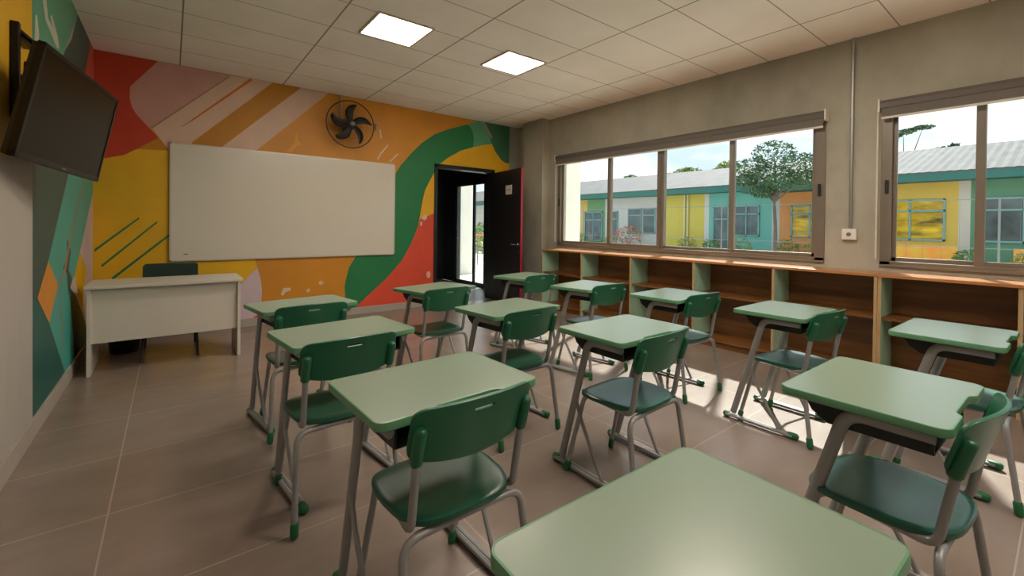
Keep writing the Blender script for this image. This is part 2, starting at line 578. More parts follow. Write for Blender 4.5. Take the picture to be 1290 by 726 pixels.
bm = bx(((LX, BY, -.1), (WX, FY, 0)))
struct('floor', bm, floor_mat())
bm = bx(((LX - .16, BY - .16, CZ), (WX + .3, FY + .16, CZ + .12)))
struct('ceiling', bm, ceiling_mat())

# front wall with the mural
mats, names = [PLASTER], ['base']
bm = bmesh.new()
for a, b in (((LX - TH, FY, 0), (DX0, FY + TH, CZ)), ((DX0, FY, DZ), (DX1, FY + TH, CZ)), ((DX1, FY, 0), (WX, FY + TH, CZ))):
    box(bm, a, b)
rects = [(LX, DX0, 0, CZ), (DX0, DX1, DZ, CZ), (DX1, 4.84, 0, CZ)]
mural(bm, FRONT_MURAL, rects, FY, -1, mats, names)
mats.append(CONC)
f_ = bm.faces.new([bm.verts.new((u, FY - .0001 * len(FRONT_MURAL) - .001, v)) for u, v in ((4.805, 0), (WX, 0), (WX, CZ), (4.805, CZ))])
f_.material_index = len(mats) - 1
o = link('wall_front', bm, mats, smooth='keep'); o['kind'] = 'structure'
for p in o.data.polygons: p.use_smooth = False

# left wall with the mural end
mats, names = [CONC_L], ['base']
bm = bmesh.new()
box(bm, (LX - TH, BY, 0), (LX, FY, CZ))
mural(bm, LEFT_MURAL, [(BY, FY, 0, CZ)], LX, 1, mats, names)
o = link('wall_left', bm, mats, smooth='keep'); o['kind'] = 'structure'
for p in o.data.polygons: p.use_smooth = False

# window wall
bm = bmesh.new()
box(bm, (WX, BY - TH, -.4), (WX + .18, FY + .0, ZS))
box(bm, (WX, BY - TH, ZH), (WX + .18, FY + .0, CZ))
for a, b in ((W1[1], FY), (W2[1], W1[0]), (BY - TH, W2[0])):
    box(bm, (WX, a, ZS), (WX + .18, b, ZH))
struct('wall_right', bm, CONC)
struct('wall_back', bx(((LX - TH, BY - TH, 0), (WX, BY, CZ))), CONC_L)
struct('trim_1', bx(((4.835, 5.42, 0), (WX, 5.92, CZ)), bev=.006), CONC)          # pillar
struct('trim_2', bx(((4.88, 5.92, 2.12), (WX, FY, 2.22))), CONC)                   # beam ledge in the recess
struct('baseboard_left', bx(((LX, BY, 0), (LX + .014, FY, .115)), bev=.003), SKIRT)
struct('baseboard_front', bx(((LX + .014, FY - .014, 0), (DX0 - .03, FY, .10)), bev=.003), SKIRT)

# corridor behind the door
struct('floor_2', bx(((1.6, FY, -.1), (5.1, 9.3, -.001))), mat('corridor_floor', srgb(120, 118, 112), rough=.35, var=.1))
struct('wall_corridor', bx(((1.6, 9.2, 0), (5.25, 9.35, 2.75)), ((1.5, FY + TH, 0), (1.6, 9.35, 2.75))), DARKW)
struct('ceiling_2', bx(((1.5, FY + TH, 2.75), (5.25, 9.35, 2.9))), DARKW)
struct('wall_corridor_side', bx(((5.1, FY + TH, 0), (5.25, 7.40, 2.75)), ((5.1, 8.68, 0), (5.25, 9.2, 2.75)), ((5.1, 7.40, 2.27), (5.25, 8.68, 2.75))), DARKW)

# ------------------------------------------------------------------ windows


def window(name, y0, y1, mulls, thick, fr_l=.06, fr_r=.06):
    w = empty(name, (WX + .05, (y0 + y1) / 2, ZS)); w['kind'] = 'structure'
    cy, cz = (y0 + y1) / 2, ZS
    def P(bm): 
        bmesh.ops.translate(bm, verts=bm.verts, vec=(-(WX + .05), -cy, -cz)); return bm
    X0, X1 = WX - .012, WX + .07
    bm = bmesh.new()
    box(bm, (X0, y0, ZS), (X1, y1, ZS + .05), bev=.004)
    box(bm, (X0 - .01, y0, ZS), (X0 + .02, y1, ZS + .02), bev=.003)
    box(bm, (X0, y0, ZH - .05), (X1, y1, ZH), bev=.004)
    box(bm, (X0, y0, ZS), (X1, y0 + fr_l, ZH), bev=.004)
    box(bm, (X0, y1 - fr_r, ZS), (X1, y1, ZH), bev=.004)
    link('window_frame', P(bm), ALU, w)
    edges = [y0 + fr_l] + list(mulls) + [y1 - fr_r]
    for y, t in zip(mulls, thick):
        bm = bx(((X0 + .008, y - t / 2, ZS + .03), (X1 - .01, y + t / 2, ZH - .03)), bev=.004)
        if t > .07:
            box(bm, (X0 - .004, y - .012, ZS + .03), (X0 + .01, y + .012, ZH - .03), bev=.002)
        link('mullion', P(bm), ALU, w)
    for i in range(len(edges) - 1):
        a, b = edges[i], edges[i + 1]
        bm = bmesh.new()
        z0, z1 = ZS + .05, ZH - .05
        xs = X0 + .02 + (.02 if i % 2 else 0)
        for q in (((xs, a, z0), (xs + .022, a + .03, z1)), ((xs, b - .03, z0), (xs + .022, b, z1)), ((xs, a, z0), (xs + .022, b, z0 + .035)), ((xs, a, z1 - .035), (xs + .022, b, z1))):
            box(bm, *q, bev=.003)
        s = link('sash', P(bm), ALU, w)
        bm = bx(((xs + .009, a + .028, z0 + .03), (xs + .013, b - .028, z1 - .03)))
        g = link('pane', P(bm), GLASS, s)
    for y in (y0 + .045, y1 - .045):
        bm = bx(((X0 - .018, y - .012, 1.62), (X0, y + .012, 1.74)), bev=.004)
        link('latch', P(bm), BLACK, w)
    return w


window('window_1', W1[0], W1[1], [2.396, 3.304, 4.153], [.05, .10, .05], .085, .06)
window('window_2', W2[0], W2[1], [-1.3, -.42, .461], [.05, .10, .055], .06, .075)

# roller blinds
BLF = mat('blind_fabric', srgb(112, 106, 98), rough=.8, var=.05, scale=30)
BLH = mat('blind_hem', srgb(214, 208, 196), rough=.5)


def blind(y0, y1, label):
    cy = (y0 + y1) / 2
    t = empty('roller_blind', (WX, cy, ZH))
    tag(t, label, 'roller blind', 'rolled-up blinds above the windows')
    a, b = y0 - cy, y1 - cy
    bm = bmesh.new()
    prism(bm, [(-.075, -.005), (-.085, -.03), (-.08, -.07), (-.002, -.07), (-.002, .0), (-.06, .0)], 'y', a, b)
    link('cassette', bm, mat('blind_cassette', srgb(104, 98, 90), rough=.45, metal=.2), t)
    bm = bmesh.new(); tube(bm, [(-.045, a + .01, -.085), (-.045, b - .01, -.085)], .032, 16)
    link('roll', bm, BLF, t, True)
    link('fabric', bx(((-.079, a + .012, -.15), (-.076, b - .012, -.08))), BLF, t)
    link('hem_bar', bx(((-.084, a + .01, -.168), (-.07, b - .01, -.148)), bev=.004), BLH, t)
    for y in (a - .012, b):
        link('end_bracket', bx(((-.088, y, -.10), (0, y + .014, .012)), bev=.004), WHITEP, t)
    bm = bmesh.new(); tube(bm, [(-.05, b + .02, -.06), (-.05, b + .02, -1.40)], .004, 6)
    tube(bm, [(-.03, b + .02, -.06), (-.03, b + .02, -1.40)], .004, 6)
    link('pull_chain', bm, WHITEP, t)


blind(W1[0] - .005, W1[1] + .0, 'rolled grey blind above the wide four-pane window')
blind(W2[0], W2[1], 'rolled grey blind above the window at the right edge of the photo')

# ------------------------------------------------------------------ door 1 (open black leaf) and corridor glass door
d = empty('door_1', (4.43, FY, 0)); d['kind'] = 'structure'
DB = mat('door_black', srgb(30, 27, 27), rough=.45, var=.08, scale=4, stretch=(6, 6, .5))


def D_(bm): bmesh.ops.translate(bm, verts=bm.verts, vec=(-4.43, -FY, 0)); return bm


bm = bx(((DX0 - .01, FY - .02, 0), (DX0 + .045, FY + TH + .01, DZ)), ((DX1 - .045, FY - .02, 0), (DX1 + .01, FY + TH + .01, DZ)),
        ((DX0 - .01, FY - .02, DZ - .05), (DX1 + .01, FY + TH + .01, DZ + .01)), bev=.004)
link('door_frame', D_(bm), ALU_D, d)
leaf = empty('door_leaf_pivot', (0, 0, 0))
bpy.data.objects.remove(leaf)
ang = math.atan2(5.30 - 6.27, 4.295 - 4.43)      # leaf direction
ca, sa = math.cos(ang), math.sin(ang)
RL = Matrix.Rotation(ang, 4, 'Z')


def LF(bm):
    bmesh.ops.transform(bm, matrix=RL, verts=bm.verts)
    bmesh.ops.translate(bm, verts=bm.verts, vec=(0, -.02, 0)); return bm


lf = link('door_leaf', LF(bx(((0, -.018, .01), (1.0, .018, 2.2)), bev=.003)), DB, d)
link('edge_strip', LF(bx(((.999, -.0185, .01), (1.003, .0185, 2.2)))), mat('red_edge', srgb(160, 24, 52), rough=.4), lf)
bm = bmesh.new()
for s in (-1, 1):
    tube(bm, [(.93, s * .018, 1.0), (.93, s * .07, 1.0)], .009, 8)
    tube(bm, fillet([(.93, s * .065, 1.0), (.90, s * .07, 1.0), (.80, s * .065, 1.0)], .01), .009, 8)
    lathe(bm, [(.024, s * .018), (.024, s * .026), (.01, s * .028)], (.93, 0, 1.0), 'y', 16)
    lathe(bm, [(.02, s * .018), (.02, s * .026), (.008, s * .027)], (.93, 0, .90), 'y', 16)
link('door_handle', LF(bm), CHROME, lf, True)
link('door_plate', LF(bx(((.52, -.024, 1.80), (.72, -.018, 1.95)), bev=.002)), mat('sign_plate', srgb(206, 198, 186), rough=.5), lf)
link('door_plate_line', LF(bx(((.55, -.0255, 1.868), (.69, -.0238, 1.878)))), mat('plate_print', srgb(96, 90, 84), rough=.6), lf)

gd = empty('door_2', (5.1, 8.04, 0)); gd['kind'] = 'structure'


def G_(bm): bmesh.ops.translate(bm, verts=bm.verts, vec=(-5.1, -8.04, 0)); return bm


bm = bx(((5.07, 8.60, 0), (5.14, 8.68, 2.27)), ((5.07, 7.40, 0), (5.14, 7.46, 2.27)), ((5.07, 7.40, 2.20), (5.14, 8.68, 2.27)), ((5.07, 7.40, 0), (5.14, 8.68, .03)), bev=.004)
link('door_frame', G_(bm), ALU_D, gd)
for a, b in ((7.46, 7.88), (7.88, 8.60)):
    bm = bx(((5.085, a, .03), (5.125, a + .035, 2.20)), ((5.085, b - .035, .03), (5.125, b, 2.20)), ((5.085, a, .03), (5.125, b, .08)), ((5.085, a, 2.15), (5.125, b, 2.20)), bev=.003)
    s = link('sash', G_(bm), ALU_D, gd)
    link('pane', G_(bx(((5.10, a + .03, .07), (5.104, b - .03, 2.16)))), GLASS, s)
bm = bmesh.new(); tube(bm, [(5.07, 8.55, 1.0), (5.03, 8.55, 1.0), (5.03, 8.43, 1.0)], .009, 8)
link('door_handle', G_(bm), CHROME, gd, True)

# ------------------------------------------------------------------ ceiling lights
LIT = emis('panel_light', (1.0, .86, .74), PANEL_STRENGTH)
spots = [(1.615, 3.845, 'white square ceiling light over the rows, nearer the left wall'), (2.945, 3.805, 'white square ceiling light, the one nearer the windows'),
         (1.615, 1.45, 'white square ceiling light just above the camera side of the room, left'), (2.945, 1.45, 'white square ceiling light just above the camera side of the room, right'),
         (1.615, -.95, 'white square ceiling light over the back of the room, left'), (2.945, -.95, 'white square ceiling light over the back of the room, right')]
for x, y, lab in spots:
    t = empty('ceiling_light', (x, y, CZ)); tag(t, lab, 'ceiling light', 'square ceiling light panels')
    bm = bmesh.new()
    for a, b in (((-.26, -.26, -.012), (.26, -.24, 0)), ((-.26, .24, -.012), (.26, .26, 0)), ((-.26, -.24, -.012), (-.24, .24, 0)), ((.24, -.24, -.012), (.26, .24, 0))):
        box(bm, a, b)
    link('frame', bm, mat('light_frame', srgb(190, 176, 158), rough=.5), t)
    link('diffuser', bx(((-.24, -.24, -.008), (.24, .24, -.002))), LIT, t)

# ------------------------------------------------------------------ conduit and socket box
bm = bmesh.new(); tube(bm, [(WX - .016, 1.284, 1.31), (WX - .016, 1.284, CZ)], .0125, 12)
t = link('conduit', bm, GALV, smooth=True)
tag(t, 'vertical galvanised conduit on the concrete wall between the two windows', 'conduit')
bm = bmesh.new()
for z in (1.45, 2.35, 3.0):
    tube(bm, [(WX - .016, 1.284, z - .012), (WX - .016, 1.284, z + .012)], .017, 12)
    box(bm, (WX - .006, 1.262, z - .01), (WX, 1.306, z + .01))
link('clamp', bm, GALV, t)
s = empty('socket_box', (WX, 1.288, 1.255)); tag(s, 'small white socket box at the lower end of the wall conduit', 'socket')
link('housing', bx(((-.045, -.055, -.05), (0, .055, .05)), bev=.006), WHITEP, s)
bm = bmesh.new(); lathe(bm, [(.018, 0), (.018, -.004), (.012, -.006)], (0, 0, 0), 'y', 16)
bmesh.ops.rotate(bm, verts=bm.verts, cent=(0, 0, 0), matrix=Matrix.Rotation(math.radians(-90), 3, 'Z'))
bmesh.ops.translate(bm, verts=bm.verts, vec=(-.046, 0, 0))
link('socket', bm, mat('grey_plastic', srgb(110, 112, 112), rough=.5), s)

# ------------------------------------------------------------------ long bookcase below the windows
WOODL = mat('bookcase_wood', srgb(136, 90, 46), rough=.38, var=.0, scale=2.2, stretch=(9, .8, 9), grain=srgb(98, 62, 28))
WOODT = mat('bookcase_top_wood', srgb(196, 138, 84), rough=.27, scale=2.0, stretch=(9, .7, 9), grain=srgb(160, 104, 58), coat=.3)
MINT_SHEEN = mat('mint_laminate', srgb(172, 212, 184), rough=.35, var=.08, scale=5)  # greenish-white sheen on the dividers, put into their base colour
BX0, BX1, BZT = 4.62, 4.992, .934
divs = [5.165, 4.327, 3.477, 2.622, 1.798, .987, .223, -.60, -1.42, -2.25]
units = [(5.177, 1.00), (1.00, -2.26)]
for ui, (ya, yb) in enumerate(units):
    t = empty('bookcase', (BX0, (ya + yb) / 2, 0))
    lab = ['long wooden bookcase below the four-pane window with pale mint dividers', 'wooden bookcase below the right window, running out of the photo'][ui]
    tag(t, lab, 'bookcase', 'low open bookcases under the windows')
    o0 = Vector((BX0, (ya + yb) / 2, 0))
    def B_(bm): bmesh.ops.translate(bm, verts=bm.verts, vec=-o0); return bm
    fx = BX0 - (.0 if ui == 0 else .012)
    link('worktop', B_(bx(((fx, yb + .001, BZT - .025), (BX1, ya, BZT)), bev=.003)), WOODT, t)
    link('back_panel', B_(bx(((BX1 - .012, yb, .0), (BX1, ya, BZT - .025)))), WOODL, t)
    link('plinth', B_(bx(((BX0 + .05, yb + .002, 0), (BX0 + .07, ya - .002, .07)))), WOODL, t)
    ds = [y for y in divs if (ui == 0 and y > .98 + .01) or (ui == 1 and y < 1.0)]
    if ui == 0: ds = ds + [1.0125]
    for y in ds:
        v = link('divider', B_(bx(((BX0 + .006, y - .0115, .0), (BX1 - .012, y + .0115, BZT - .025)))), MINT_SHEEN, t)
        link('edge_band', B_(bx(((BX0 + .003, y - .0115, .0), (BX0 + .006, y + .0115, BZT - .025)))), mat('pale_edge', srgb(176, 146, 104), rough=.5), v)
    for i in range(len(ds) - 1):
        a, b = ds[i + 1] + .0115, ds[i] - .0115
        link('shelf', B_(bx(((BX0 + .02, a, .555), (BX1 - .012, b, .575)))), WOODL, t)
        link('shelf', B_(bx(((BX0 + .02, a, .07), (BX1 - .012, b, .09)))), WOODL, t)

# ------------------------------------------------------------------ whiteboard
t = empty('whiteboard', (1.31, FY, 1.515)); tag(t, 'wide white magnetic whiteboard on the painted front wall', 'whiteboard')
w, h = 2.66 / 2, .675
link('board', bx(((-w + .012, -.03, -h + .012), (w - .012, -.02, h - .012))), mat('whiteboard_surface', srgb(214, 208, 192), rough=.22, var=.01, spec=.5), t)
link('frame', bx(((-w, -.034, -h), (w, -.014, -h + .014)), ((-w, -.034, h - .014), (w, -.014, h)), ((-w, -.034, -h), (-w + .014, -.014, h)), ((w - .014, -.034, -h), (w, -.014, h)), ((-w + .05, -.014, -h + .05), (w - .05, 0, h - .05))), mat('board_trim', srgb(196, 190, 178), rough=.35, metal=.4), t)
for sx in (-1, 1):
    for sz in (-1, 1):
        link('corner_cap', bx(((sx * w - .016 * (sx > 0) - .0 * 1, -.037, sz * h - .016 * (sz > 0)), (sx * w + .016 * (sx < 0), -.012, sz * h + .016 * (sz < 0))), bev=.003), mat('grey_plastic', srgb(110, 112, 112)), t)
link('maker_mark', bx(((-w + .13, -.0308, -h + .075), (-w + .17, -.0298, -h + .087))), mat('grey_plastic', srgb(110, 112, 112)), t)

# ------------------------------------------------------------------ wall fan
FBk = mat('fan_black', srgb(16, 16, 17), rough=.45)
t = empty('wall_fan', (1.925, FY, 2.65)); tag(t, 'black round wall fan with five curved blades above the whiteboard', 'fan')
fy = -.20
bm = bmesh.new()
def ring(bm, R, y, r, seg=48):
    pts = [(R * math.cos(2 * math.pi * k / seg), y, R * math.sin(2 * math.pi * k / seg)) for k in range(seg + 1)]
    tube(bm, pts, r, 6, caps=False)
ring(bm, .32, fy, .0075)
link('guard_rim', bm, FBk, t, True)
bm = bmesh.new()
for k in range(60):
    a = 2 * math.pi * k / 60
    c, s_ = math.cos(a), math.sin(a)
    tube(bm, [(.05 * c, fy - .075, .05 * s_), (.15 * c, fy - .07, .15 * s_), (.26 * c, fy - .045, .26 * s_), (.32 * c, fy, .32 * s_)], .0011, 4)
for k in range(40):
    a = 2 * math.pi * k / 40
    c, s_ = math.cos(a), math.sin(a)
    tube(bm, [(.32 * c, fy, .32 * s_), (.26 * c, fy + .06, .26 * s_), (.10 * c, fy + .08, .10 * s_)], .0011, 4)
for R, y in ((.12, -.073), (.2, -.062)):
    ring(bm, R, fy + y, .0013)
link('guard_wires', bm, mat('fan_wire', srgb(60, 48, 36), rough=.5), t)
for k, a0 in enumerate((100, 28, -44, -116, 180)):
    bm = bmesh.new()
    rows = []
    for i in range(9):
        u = i / 8
        R = .045 + .235 * u
        sweep = math.radians(a0 - 26 * u * u + 6)
        wd = .06 + .045 * math.sin(math.pi * min(1, u * .9)) - (.03 if i == 8 else 0)
        row = []
        for j in (-1, -.33, .33, 1):
            rad, tan = Vector((math.cos(sweep), 0, math.sin(sweep))), Vector((-math.sin(sweep), 0, math.cos(sweep)))
            p = rad * R + tan * wd * .5 * j + Vector((0, fy - .02 + .018 * j, 0))
            row.append(bm.verts.new(p))
        rows.append(row)
    for i in range(8):
        for j in range(3):
            bm.faces.new((rows[i][j], rows[i][j + 1], rows[i + 1][j + 1], rows[i + 1][j]))
    ob = link('blade', bm, FBk, t, True)
    md = ob.modifiers.new('thick', 'SOLIDIFY'); md.thickness = .004
bm = bmesh.new(); lathe(bm, [(.03, fy - .045), (.05, fy - .035), (.055, fy + .01), (.07, fy + .03), (.075, fy + .11), (.05, fy + .14)], (0, 0, 0), 'y', 24)
link('motor', bm, FBk, t, True)
bm = bmesh.new(); lathe(bm, [(.012, fy - .083), (.034, fy - .08), (.038, fy - .07), (.034, fy - .062)], (0, 0, 0), 'y', 20)
link('badge', bm, mat('fan_badge', srgb(70, 70, 72), rough=.3), t, True)
bm = bx(((-.05, -.025, -.10), (.05, 0, .10)), bev=.006); tube(bm, [(0, -.02, .03), (0, -.10, .03)], .02, 10)
link('bracket', bm, FBk, t)
bm = bmesh.new(); tube(bm, [(1.84, FY - .012, 2.72), (1.84, FY - .012, CZ)], .009, 10)
tag(link('conduit', bm, GALV, smooth=True), 'thin pale conduit running from the ceiling down behind the wall fan', 'conduit')
bm = bx(((1.81, FY - .035, 2.66), (1.87, FY - .001, 2.72)), bev=.004)
tag(link('junction_box', bm, WHITEP), 'small pale junction box on the orange wall behind the fan', 'junction box')
hk = bmesh.new(); box(hk, (2.337, FY - .02, 2.66), (2.352, FY, 2.75), bev=.002); box(hk, (2.325, FY - .04, 2.735), (2.352, FY - .012, 2.75), bev=.002)
tag(link('wall_hook', hk, mat('grey_plastic', srgb(110, 112, 112))), 'small dark hook on the orange wall right of the fan', 'hook')

# ------------------------------------------------------------------ television on its arm
TVB = mat('tv_black', srgb(10, 10, 10), rough=.35, spec=.3)
tv = empty('television', (LX, 3.36, 2.05)); tag(tv, 'black flat television tilted on a wall arm high on the left wall', 'television')
a, tl, rl = 1.35874743, .17659243, -.04258328
cx = Vector((math.cos(a), math.sin(a), 0)); nn = Vector((math.sin(a), -math.cos(a), 0)); uz = Vector((0, 0, 1))
n2 = nn * math.cos(tl) - uz * math.sin(tl); u2 = uz * math.cos(tl) + nn * math.sin(tl)
Xv = cx * math.cos(rl) + u2 * math.sin(rl); Uv = -cx * math.sin(rl) + u2 * math.cos(rl)
TM = Matrix((Xv, Uv, n2)).transposed().to_4x4()
TM.translation = Vector((-.41766, 3.39103, 1.83336)) - Vector((LX, 3.36, 2.05))
w, h = .465, .275


def T_(bm): bmesh.ops.transform(bm, matrix=TM, verts=bm.verts); return bm


link('bezel', T_(bx(((-w, -h, -.03), (-w + .022, h, 0)), ((w - .022, -h, -.03), (w, h, 0)), ((-w, h - .022, -.03), (w, h, 0)), ((-w, -h, -.03), (w, -h + .03, 0)), bev=.003)), TVB, tv)
link('screen', T_(bx(((-w + .02, -h + .028, -.028), (w - .02, h - .02, -.004)))), mat('tv_screen', srgb(26, 20, 11), rough=.3, spec=.12), tv)
bm = bx(((-w + .005, -h + .005, -.05), (w - .005, h - .005, -.03)), bev=.006); box(bm, (-.3, -.2, -.075), (.3, .15, -.05), bev=.01)
link('rear_shell', T_(bm), mat('tv_shell', srgb(14, 12, 9), rough=.5), tv)
link('maker_mark', T_(bx(((-.025, -h + .01, 0), (.025, -h + .018, .001)))), mat('grey_plastic', srgb(110, 112, 112)), tv)
bm = bx(((.004, -.07, -.24), (.035, -.03, .25)), ((.004, .20, -.24), (.03, .24, .12)), ((.004, -.05, .19), (.03, .22, .23)), ((.004, -.05, -.22), (.03, .22, -.18)), bev=.004)
pl = Vector((0, 0, 0))
tube(bm, [(.02, -.03, .22), (.07, .06, .18), TM @ Vector((-.12, .14, -.06))], .014, 8)
tube(bm, [(.02, .05, -.1), (.07, .12, -.15), TM @ Vector((.02, -.08, -.06))], .014, 8)
tube(bm, [(.02, .02, .0), (.09, .10, -.12), TM @ Vector((-.05, .0, -.06))], .014, 8)
link('wall_arm', bm, TVB, tv)

# ------------------------------------------------------------------ teacher's desk, chair, bin
LAM = mat('grey_white_laminate', srgb(206, 200, 186), rough=.4, var=.02)
t = empty('teacher_desk', (-.006, 5.23, 0)); tag(t, 'pale laminate teacher desk with full front panel by the left wall', 'desk')
link('desktop', bx(((-.56, -.27, .725), (.56, .30, .75)), bev=.003), LAM, t)
for s_ in (-1, 1):
    link('side_panel', bx(((s_ * .53 - .0125, -.25, 0), (s_ * .53 + .0125, .28, .725)), bev=.002), LAM, t)
link('front_panel', bx(((-.5175, -.215, .265), (.5175, -.197, .725))), LAM, t)
link('rear_rail', bx(((-.5175, .24, .65), (.5175, .256, .725))), LAM, t)

DKF = mat('dark_green_plastic', srgb(18, 46, 38), rough=.5, var=.1)
t = empty('teacher_chair', (.0, 5.55, 0)); tag(t, 'dark chair with black legs tucked behind the teacher desk', 'chair')
bm = bmesh.new(); prism(bm, rrect(.45, .17, .035, 5, 0, .78), 'y', .19, .215)
for v in bm.verts: v.co.y -= .9 * v.co.x ** 2 * .6
link('backrest', bm, DKF, t)
link('seat', bx(((-.21, -.22, .43), (.21, .18, .46)), bev=.012), DKF, t)
for sx in (-1, 1):
    bm = bmesh.new(); tube(bm, [(sx * .19, -.18, .43), (sx * .21, -.34, .0)], .013, 8); link('leg', bm, BLACK, t)
    bm = bmesh.new(); tube(bm, [(sx * .19, .16, .43), (sx * .21, .26, .0)], .013, 8); link('leg', bm, BLACK, t)
    bm = bmesh.new(); tube(bm, [(sx * .17, .15, .43), (sx * .17, .20, .80)], .011, 8); link('upright', bm, BLACK, t)
bm = bmesh.new(); tube(bm, [(-.19, -.2, .42), (.19, -.2, .42), (.19, .16, .42), (-.19, .16, .42), (-.19, -.2, .42)], .01, 8); link('seat_frame', bm, BLACK, t)
t = empty('waste_bin', (-.36, 5.78, 0)); tag(t, 'small black waste bin on the floor behind the teacher desk', 'waste bin')
bm = bmesh.new(); lathe(bm, [(.11, 0), (.115, .01), (.14, .27), (.145, .28), (.13, .28), (.105, .02)], (0, 0, 0), 'z', 28)
link('bucket', bm, mat('bin_black', srgb(24, 26, 28), rough=.3), t, True)
bm = bmesh.new(); pts = [(.145 * math.cos(2 * math.pi * k / 28), .145 * math.sin(2 * math.pi * k / 28), .28) for k in range(29)]
tube(bm, pts, .006, 6, caps=False); link('rim', bm, mat('bin_rim', srgb(70, 72, 74), rough=.3), t, True)

# ------------------------------------------------------------------ student desks and chairs
TOPM = mat('sage_laminate', srgb(122, 143, 122), rough=.30, var=.015, spec=.9)
EDGE = mat('green_edge', srgb(92, 142, 104), rough=.32)
GREEN = mat('green_plastic', srgb(30, 98, 68), rough=.33, var=.03, bump=.04, bscale=400, spec=.5)
SOCK = mat('green_sock', srgb(24, 100, 58), rough=.45)
STEEL = mat('grey_steel', srgb(150, 151, 150), rough=.4, metal=.25, var=.03)
TRAY = mat('tray_black', srgb(20, 24, 24), rough=.5)


def desk_outline(w, d, r):
    pts = []
    for sx, sy, a0 in ((1, 1, 0), (-1, 1, 90)):
        for k in range(7):
            a = math.radians(a0 + 15 * k)
            pts.append((sx * (w / 2 - r) + r * math.cos(a), sy * (d / 2 - r) + r * math.sin(a)))
    for k in range(7):
        a = math.radians(180 + 15 * k)
        pts.append((-(w / 2 - r) + r * math.cos(a), -(d / 2 - r) + r * math.sin(a)))
    # shallow hollow in the middle of the student's edge
    for x, y in ((-.135, 0), (-.125, .004), (-.112, .013), (-.10, .017), (.10, .017), (.112, .013), (.125, .004), (.135, 0)):
        pts.append((x, -d / 2 + y))
    for k in range(7):
        a = math.radians(270 + 15 * k)
        pts.append(((w / 2 - r) + r * math.cos(a), -(d / 2 - r) + r * math.sin(a)))
    return pts


def make_desk():
    t = empty('student_desk')
    w, d = .60, .43
    o1 = desk_outline(w - .006, d - .006, .033)
    bm = prism(bmesh.new(), o1, 'z', .736, .7605)
    top = link('tabletop', bm, TOPM, t)
    bm = bmesh.new()
    prof = [(.735, .0), (.735, -.003), (.739, -.0), (.745, .0), (.756, .0), (.7595, -.0015), (.7612, -.0045)]
    o2 = desk_outline(w, d, .036)
    rings = []
    for z, off in ((.7345, -.012), (.7345, -.003), (.738, 0), (.757, 0), (.7604, -.0018), (.7610, -.006)):
        oo = desk_outline(w + 2 * off, d + 2 * off, .036 + off)
        rings.append([bm.verts.new((x, y, z)) for x, y in oo])
    n = len(rings[0])
    for i in range(len(rings) - 1):
        for k in range(n):
            bm.faces.new((rings[i][k], rings[i][(k + 1) % n], rings[i + 1][(k + 1) % n], rings[i + 1][k]))
    link('edge_band', bm, EDGE, top, True)
    # book tray: open towards the student
    bm = bmesh.new()
    th = .005
    prism(bm, [(-.17, .655), (.09, .655), (.135, .685), (.16, .73), (.155, .73), (.13, .689), (.088, .66), (-.17, .66)], 'x', -.225, .225)
    for sx in (-1, 1):
        x = sx * .225
        prism(bm, [(-.17, .655), (.09, .655), (.135, .685), (.16, .73), (-.17, .73)], 'x', x - .004, x + .004)
    box(bm, (-.24, -.175, .722), (-.215, .16, .73)); box(bm, (.215, -.175, .722), (.24, .16, .73))
    link('book_tray', bm, TRAY, t)
    for sx in (-1, 1):
        x = sx * .245
        bm = bmesh.new()
        tube(bm, fillet([(x, -.175, .713), (x, .035, .713), (x + sx * -.012, .225, .045)], [0, .07, 0], 8), .018, 12, ell=(.0145, .02))
        link('column', bm, STEEL, t, True)
        bm = bmesh.new()
        tube(bm, fillet([(x, .118, .40), (x - sx * .002, .085, .30), (x - sx * .010, -.06, .03)], .05, 5), .0095, 8)
        link('brace', bm, STEEL, t, True)
        bm = bmesh.new()
        xx = x - sx * .012
        for dx in (-.0105, .0105):
            tube(bm, [(xx + dx, -.14, .022), (xx + dx, .27, .022)], .0115, 8)
        r = link('base_rail', bm, STEEL, t, True)
        bm = bmesh.new(); capsule(bm, (xx, .245, .021), (xx, .29, .021), .0205, 12); link('rubber_cap', bm, SOCK, r, True)
        bm = bmesh.new(); capsule(bm, (xx, -.17, .021), (xx, -.105, .021), .0205, 12); link('rubber_cap', bm, SOCK, r, True)
    for y_, z_ in ((-.10, .713), (.02, .713)):
        bm = bmesh.new(); tube(bm, [(-.245, y_, z_), (.245, y_, z_)], .010, 8)
        link('cross_tube', bm, STEEL, t, True)
    return t


